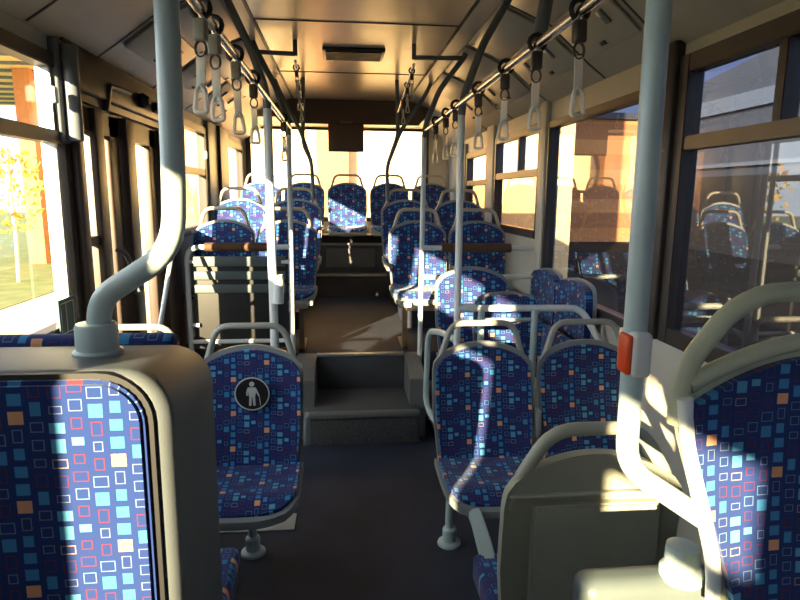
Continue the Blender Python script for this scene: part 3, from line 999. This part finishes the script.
# grey side arm of the rear-facing seat, reaching under the seat right of aisle
t = empty('seat_side_arm', (.47, 2.12, 0), label='grey curved arm under the seat right of aisle, running down to the olive shell', cat='bracket')
mb = MB()
mb.prism([(.0, .350), (-.12, .350), (-.26, .325), (-.36, .285), (-.40, .235), (-.40, .16), (-.36, .14), (-.33, .20), (-.27, .265), (-.14, .305), (.0, .315)], 'X', -.005, .040)
mb.build('arm', M['tube'], t, bevel=.006)
MB().rbox((.0, -.43, .14), (.05, -.36, .27), .015).build('end_cap', M['shell'], t)
# ------------------------------------------------------------------ poles and rails
def bar(name, label, cat, loc, parts):
    t = empty(name, loc, label=label, cat=cat)
    for (nm, pts, rad, m_, fil) in parts:
        MB().tube([(p[0] - loc[0], p[1] - loc[1], p[2] - loc[2]) for p in pts], rad, 14, fil=fil).build(nm, m_, t)
    return t
RX, LX, RZ = .540, -.315, 1.915
# left front pole (with ball joint) and its curved top
bar('aisle_pole', 'white pole with a ball joint behind the pictogram seat', 'pole', (LX, 2.80, 0),
    [('pole', [(LX, 2.80, 0.0), (LX - .005, 2.80, 1.87)], .020, M['white_tube'], 0),
     ('curved_top', [(LX - .005, 2.80, 1.86), (LX - .01, 2.80, 1.95), (LX - .07, 2.80, 2.12), (LX - .16, 2.80, 2.31), (LX - .19, 2.80, 2.41)], .0175, M['dark_tube'], .05),
     ('ball_joint', [(LX + .02, 2.785, 1.00), (LX + .022, 2.785, 1.03), (LX + .025, 2.785, 1.10), (LX + .02, 2.785, 1.13)], .026, M['white_tube'], .01)])
bar('aisle_pole', 'white pole where the left guard rail ends beside the raised aisle', 'pole', (LX - .01, 3.90, 0),
    [('pole', [(LX - .01, 3.90, .0), (LX - .005, 3.90, 1.87)], .0165, M['white_tube'], 0),
     ('curved_top', [(LX - .005, 3.90, 1.86), (LX - .01, 3.90, 1.95), (LX - .08, 3.90, 2.15), (LX - .19, 3.90, 2.36), (LX - .21, 3.90, 2.41)], .0175, M['dark_tube'], .05)])
bar('aisle_pole', 'white pole right of the aisle nearer the camera, joined to the white frame', 'pole', (RX + .01, 2.80, 0),
    [('pole', [(RX + .02, 2.80, 0.0), (RX + .01, 2.80, 1.87)], .0165, M['white_tube'], 0),
     ('curved_top', [(RX + .01, 2.80, 1.86), (RX + .02, 2.80, 1.95), (RX + .10, 2.80, 2.17), (RX + .21, 2.80, 2.36), (RX + .22, 2.80, 2.41)], .0175, M['dark_tube'], .05)])
bar('aisle_pole', 'white pole right of the aisle at the raised floor, bent forward at its foot', 'pole', (RX - .01, 3.90, 0),
    [('pole', [(RX + .02, 3.60, .10), (RX - .01, 3.85, .12), (RX - .02, 3.90, .30), (RX - .01, 3.90, 1.87)], .0165, M['white_tube'], .08),
     ('curved_top', [(RX - .01, 3.90, 1.86), (RX, 3.90, 1.95), (RX + .08, 3.90, 2.15), (RX + .24, 3.90, 2.36), (RX + .25, 3.90, 2.41)], .0175, M['dark_tube'], .05)])
# strap rails
bar('strap_rail', 'steel strap rail along the left side of the aisle below the ceiling', 'rail', (LX, 2.2, RZ),
    [('rail', [(LX, -.6, RZ), (LX, 3.90, RZ - .01)], .0125, M['chrome'], 0), ('end_bracket', [(LX, 0.2, RZ), (LX - .04, .2, 2.15), (LX - .13, .2, 2.41)], .016, M['dark_tube'], .05)])
bar('strap_rail', 'steel strap rail along the right side of the aisle below the ceiling', 'rail', (RX, 2.2, RZ),
    [('rail', [(RX, -.6, RZ), (RX, 3.90, RZ - .01)], .0125, M['chrome'], 0), ('end_bracket', [(RX + .01, 1.72, RZ), (RX + .045, 1.76, 2.08), (RX + .10, 1.80, 2.41)], .020, M['dark_tube'], .05)])
# ceiling brackets with short rear rails
for s_, x0, x1, xe, lb in ((1, .458, RX + .22, .47, 'right'), (-1, -.270, LX - .18, -.30, 'left')):
    bar('ceiling_bracket', 'dark T bracket under the ceiling with a short rear strap rail, %s of the hatch' % lb, 'bracket', (x0, 3.9, 2.35),
        [('stub', [(x0, 3.90, 2.42), (x0, 3.90, 2.33)], .014, M['dark_tube'], 0),
         ('cross_bar', [(x0, 3.90, 2.34), (x1, 3.90, 2.345)], .014, M['dark_tube'], 0),
         ('rail', [(x0, 3.90, 2.30), (xe, 5.10, 2.16)], .009, M['chrome'], 0)])
# rear poles rising from the second row of seats
bar('rear_pole', 'dark pole rising from the second raised row on the right, forked to ceiling and cove', 'pole', (.40, 5.1, 1.5),
    [('pole', [(.40, 5.22, 1.45), (.385, 5.12, 1.73), (.474, 5.10, 1.99), (.462, 5.10, 2.42)], .0165, M['dark_tube'], .06),
     ('branch', [(.41, 5.12, 1.80), (.50, 5.10, 2.03), (.68, 5.10, 2.28), (.74, 5.10, 2.40)], .0165, M['dark_tube'], .06)])
bar('rear_pole', 'dark pole rising from the second raised row on the left, forked to ceiling and cove', 'pole', (-.23, 5.1, 1.5),
    [('pole', [(-.23, 5.22, 1.45), (-.24, 5.12, 1.77), (-.305, 5.10, 1.90), (-.295, 5.10, 2.42)], .0165, M['dark_tube'], .06),
     ('branch', [(-.24, 5.12, 1.76), (-.32, 5.10, 2.00), (-.47, 5.10, 2.28), (-.52, 5.10, 2.40)], .0165, M['dark_tube'], .06)])
# left guard rail in front of the raised row
gx0, gx1, gy = -.975, LX - .01, 3.90
t = bar('guard_rail', 'white guard rail with brown padded bar and grey slatted panel on the left', 'guard rail', (-.65, gy, 0),
    [('frame', [(gx0, gy, .40), (gx0, gy, 1.165), (gx1, gy, 1.165)], .0165, M['white_tube'], .09),
     ('grip', [(-.86, gy, 1.165), (-.43, gy, 1.165)], .028, M['brown_grip'], 0),
     ('lower_bar', [(gx0, gy, .55), (gx1, gy, .55)], .014, M['white_tube'], 0),
     ('clamp', [(gx0, gy, 1.07), (gx0 + .06, gy, 1.07)], .013, M['white_tube'], 0),
     ('clamp', [(gx1, gy, 1.07), (gx1 - .06, gy, 1.07)], .013, M['white_tube'], 0),
     ('clamp', [(gx0, gy, .66), (gx0 + .06, gy, .66)], .013, M['white_tube'], 0)])
mb = MB()
for za, zb in ((1.04, 1.105), (.955, 1.01), (.87, .925)): mb.rbox((-.94 + .65, -.008, za), (-.36 + .65, .008, zb), .006)
mb.build('slat_panel', M['podium'], t)
MB().rbox((-.95 + .65, .012, .50), (-.35 + .65, .022, 1.10), .004).build('back_board', M['black'], t)
# right guard rail at the raised floor
bar('guard_rail', 'white guard rail with brown padded bar before the raised seats on the right', 'guard rail', (.9, gy, 1.1),
    [('top_bar', [(RX - .015, gy, 1.16), (XR + .0, gy, 1.16)], .0165, M['white_tube'], 0),
     ('grip', [(.655, gy, 1.16), (1.12, gy, 1.16)], .030, M['brown_grip'], 0),
     ('lower_bar', [(RX - .015, gy, .965), (XR, gy, .965)], .0165, M['white_tube'], 0)])
# white frame in front of the wheel box on the right
bar('white_frame', 'white tubular frame with a long crossbar behind the right pair of seats', 'frame', (.9, 2.80, 0),
    [('crossbar', [(RX + .015, 2.80, .965), (1.17, 2.80, .960), (XR - .03, 2.72, .78), (XR - .025, 2.70, .70)], .0165, M['white_tube'], .06),
     ('second_bar', [(.675, 2.80, .905), (.945, 2.80, .905)], .010, M['tube'], 0),
     ('upright', [(.672, 2.80, .0), (.672, 2.80, .955)], .0165, M['tube'], 0),
     ('upright', [(.938, 2.80, .0), (.938, 2.80, .955)], .0165, M['tube'], 0),
     ('crossbar_collar', [(RX + .02, 2.80, .965), (RX + .10, 2.80, .965)], .021, M['white_tube'], 0)])
bar('side_loop', 'blue-grey looped tube between the two white poles right of the aisle', 'rail', (RX - .0, 3.2, .5),
    [('loop', [(RX + .015, 2.80, .80), (RX - .02, 3.0, .80), (RX - .06, 3.25, .75), (RX - .06, 3.30, .30), (RX + .015, 2.82, .22)], .0165, M['tube'], .09)])

# ------------------------------------------------------------------ strap handles
def make_strap(label, block, tilt=0):
    t = empty('hanging_strap', label=label, cat='strap handle', group='strap handles on the rails')
    pts = []
    for k in range(11):
        a = R(-60 + 300 * k / 10)
        pts.append((.022 * math.cos(a), 0, .022 * math.sin(a)))
    MB().tube(pts, .0065, 8).build('hook', M['black'], t)
    MB().rbox((-.015, -.012, -.072), (.015, .012, -.022), .006).build('block', block, t)
    pts = [(.013 * math.cos(2 * PI * k / 12), 0, -.088 + .018 * math.sin(2 * PI * k / 12)) for k in range(13)]
    MB().tube(pts, .003, 6).build('ring', M['strap_block'], t)
    MB().rbox((-.011, -.002, -.185), (.011, .002, -.098), .0015).build('strap', M['clear'], t)
    pts = [(0, 0, -.168), (-.010, 0, -.180), (-.016, 0, -.230), (.016, 0, -.230), (.010, 0, -.180), (0, 0, -.168)]
    MB().tube(pts, .0058, 8, fil=.009, fseg=3).build('grip', M['clear'], t)
    return t
pr = make_strap('x', M['strap_block'])
plf = make_strap('x', M['tan_block'])
Rs = [(1.40, 'nearest strap handle on the right rail, before the right cove'), (1.70, 'second nearest strap handle on the right rail'),
      (2.02, 'third strap handle from the camera on the right rail'), (2.42, 'fourth strap handle from the camera on the right rail'),
      (2.88, 'fifth strap handle from the camera on the right rail, beside the nearer white pole'), (3.16, 'sixth strap handle from the camera on the right rail'), (3.50, 'seventh, furthest strap handle on the right rail')]
Ls = [(1.50, 'nearest tan strap handle on the left rail'), (1.64, 'second nearest tan strap handle on the left rail'),
      (1.95, 'third strap handle from the camera on the left rail, tan block'), (2.33, 'fourth strap handle from the camera on the left rail'), (3.50, 'furthest strap handle on the left rail')]
for i, (y, lb) in enumerate(Rs):
    c = pr if i == 0 else copy_tree(pr)
    c.location = (RX, y, RZ); c['label'] = lb; c.rotation_euler = (R(random.uniform(-3, 3)), R(random.uniform(-2, 2)), R(random.uniform(-25, 25)))
for i, (y, lb) in enumerate(Ls):
    c = plf if i == 0 else (copy_tree(plf) if i < 3 else copy_tree(pr))
    c.location = (LX, y, RZ); c['label'] = lb; c.rotation_euler = (R(random.uniform(-3, 3)), R(random.uniform(-2, 2)), R(random.uniform(-25, 25)))
for side, xa, xb in (('right', .458, .47), ('left', -.270, -.30)):
    for k, tt in enumerate((.10, .35, .62)):
        c = copy_tree(pr)
        c.location = (xa + (xb - xa) * tt, 3.9 + 1.2 * tt, 2.30 - .14 * tt)
        c['label'] = '%s small strap handle on the short rear rail %s of the hatch' % (('nearest', 'middle', 'furthest')[k], side)
        c['group'] = 'strap handles on the short rear rails'
        c.scale = (.8, .8, .8)

# white mat under the pictogram seat
MBm = MB().rbox((-.60, 2.53, .0), (-.222, 2.67, .006), .002).build('floor_plate', M['paper'])
tag(MBm, 'pale rectangular plate on the floor behind the pictogram seat foot', 'floor plate')

# ------------------------------------------------------------------ outside
GZ = -.38
S(MB().box((-60, -40, GZ - .1), (-5.5, 60, GZ)).build('floor', M['grass'], smooth=False))
S(MB().box((-5.5, -40, GZ - .1), (60, 60, GZ)).build('floor', M['asphalt'], smooth=False))
S(MB().box((-5.4, 7.4, GZ - .01), (1.6, 11.79, GZ + .02)).build('floor', M['bounce_paving'], smooth=False))  # pale patch added behind the bus to bounce sunlight onto the ceiling
# open canopy on a terracotta column beyond the near left window
t = empty('canopy', (-8, 16.9, GZ), label='pale ribbed canopy roof on a terracotta column outside the near left window', cat='canopy')
MB().box((-.2, -.2, 0), (.2, .2, 4.95)).build('column', M['orange_column'], t, smooth=False)
MB().box((-5, -5, 4.95), (.8, 7, 5.15)).build('roof', M['render_pale'], t, smooth=False)
mb = MB()
for k in range(12): mb.box((-5, -5 + k, 4.88), (.8, -4.9 + k, 4.95))
mb.build('ribs', M['lightband'], t, smooth=False)
t = empty('rear_building', (0, 11.8, GZ), label='pale sunlit building filling the back window', cat='building')  # set close and warm-toned to throw orange light onto the rear ceiling
MB().box((-4.5, 0, 0), (4.6, 6, 9)).build('wall', M['render_pale'], t, smooth=False)
MB().box((-.45, -.3, 0), (.15, 0.02, 8.8)).build('column', M['orange_column'], t, smooth=False)
MB().box((-3.0, -.3, 0), (-2.5, 0.02, 8.8)).build('column', M['orange_column'], t, smooth=False)
t = empty('orange_building', (9.5, 24.5, GZ), label='orange sunlit stucco building beyond the large right window', cat='building')
MB().box((0, 0, 0), (6, 26, 5.0)).build('wall', M['brick'], t, smooth=False)
mb = MB()
for k in range(6): mb.box((-.08, .8 + k * 4.2, 1.6), (.02, 2.6 + k * 4.2, 3.4))
mb.build('window', M['grey_building'], t, smooth=False)
MB().box((-.3, -.2, 5.0), (6.2, 26.2, 5.25)).build('roof_edge', M['grey_building'], t, smooth=False)
t = empty('grey_building', (13, 8, GZ), label='blue-grey banded building with curved roof seen through the near right upper window', cat='building')
pr_ = [(-6, 0), (16, 0), (16, 5.2), (14, 5.9), (10, 6.35), (4, 6.5), (-6, 6.5)]
MB().prism(pr_, 'X', 0, 8).build('wall', M['grey_building'], t, smooth=False)
mb = MB()
for z, h_ in ((2.9, .12), (3.9, .16), (4.7, .5)): mb.box((-.15, -5.8, z), (.02, 15.8, z + h_))
mb.build('cladding_band', M['lightband'], t, smooth=False)
MB().box((-.1, -5.8, 0), (.02, 15.8, 2.6)).build('shop_front', M['black'], t, smooth=False)

def tree(loc, h, cr_, m_, nleaf, label, name='tree', lean=0.0, ls=.12):
    t = empty(name, loc, label=label, cat='tree')
    rnd_ = random.Random(int(loc[0] * 10 + loc[1] * 7))
    MB().tube([(0, 0, 0), (.02, .03, h * .4), (lean, .0, h * .75), (lean, .02, h)], .04, 8, fil=.2, radii=None).build('trunk', M['bark'], t)
    mb = MB()
    for k in range(nleaf):
        a = rnd_.uniform(0, 2 * PI); b = math.acos(rnd_.uniform(-1, 1)); rr = cr_ * rnd_.uniform(.3, 1) ** .6
        c = Vector((rr * math.sin(b) * math.cos(a), rr * math.sin(b) * math.sin(a), h * .75 + rr * 1.2 * math.cos(b)))
        qv = Quaternion((rnd_.uniform(-1, 1), rnd_.uniform(-1, 1), rnd_.uniform(-1, 1), rnd_.uniform(-1, 1))).normalized()
        l = ls * rnd_.uniform(.6, 1.2)
        vs = [c + qv @ Vector(p) for p in ((-l, 0, 0), (0, -l * .5, .02), (l, 0, 0), (0, l * .5, .02))]
        mb.add(vs, [(0, 1, 2, 3)])
    mb.build('foliage', m_, t, smooth=False)
tree((-6.8, 13.3, GZ), 2.6, .85, M['leaf'], 260, 'young tree with pale trunk and orange leaves outside the near left window', ls=.09)
tree((-7.6, 30.5, GZ), 4.5, 2.0, M['green_leaf'], 1500, 'yellow-green tree outside the rear left window')
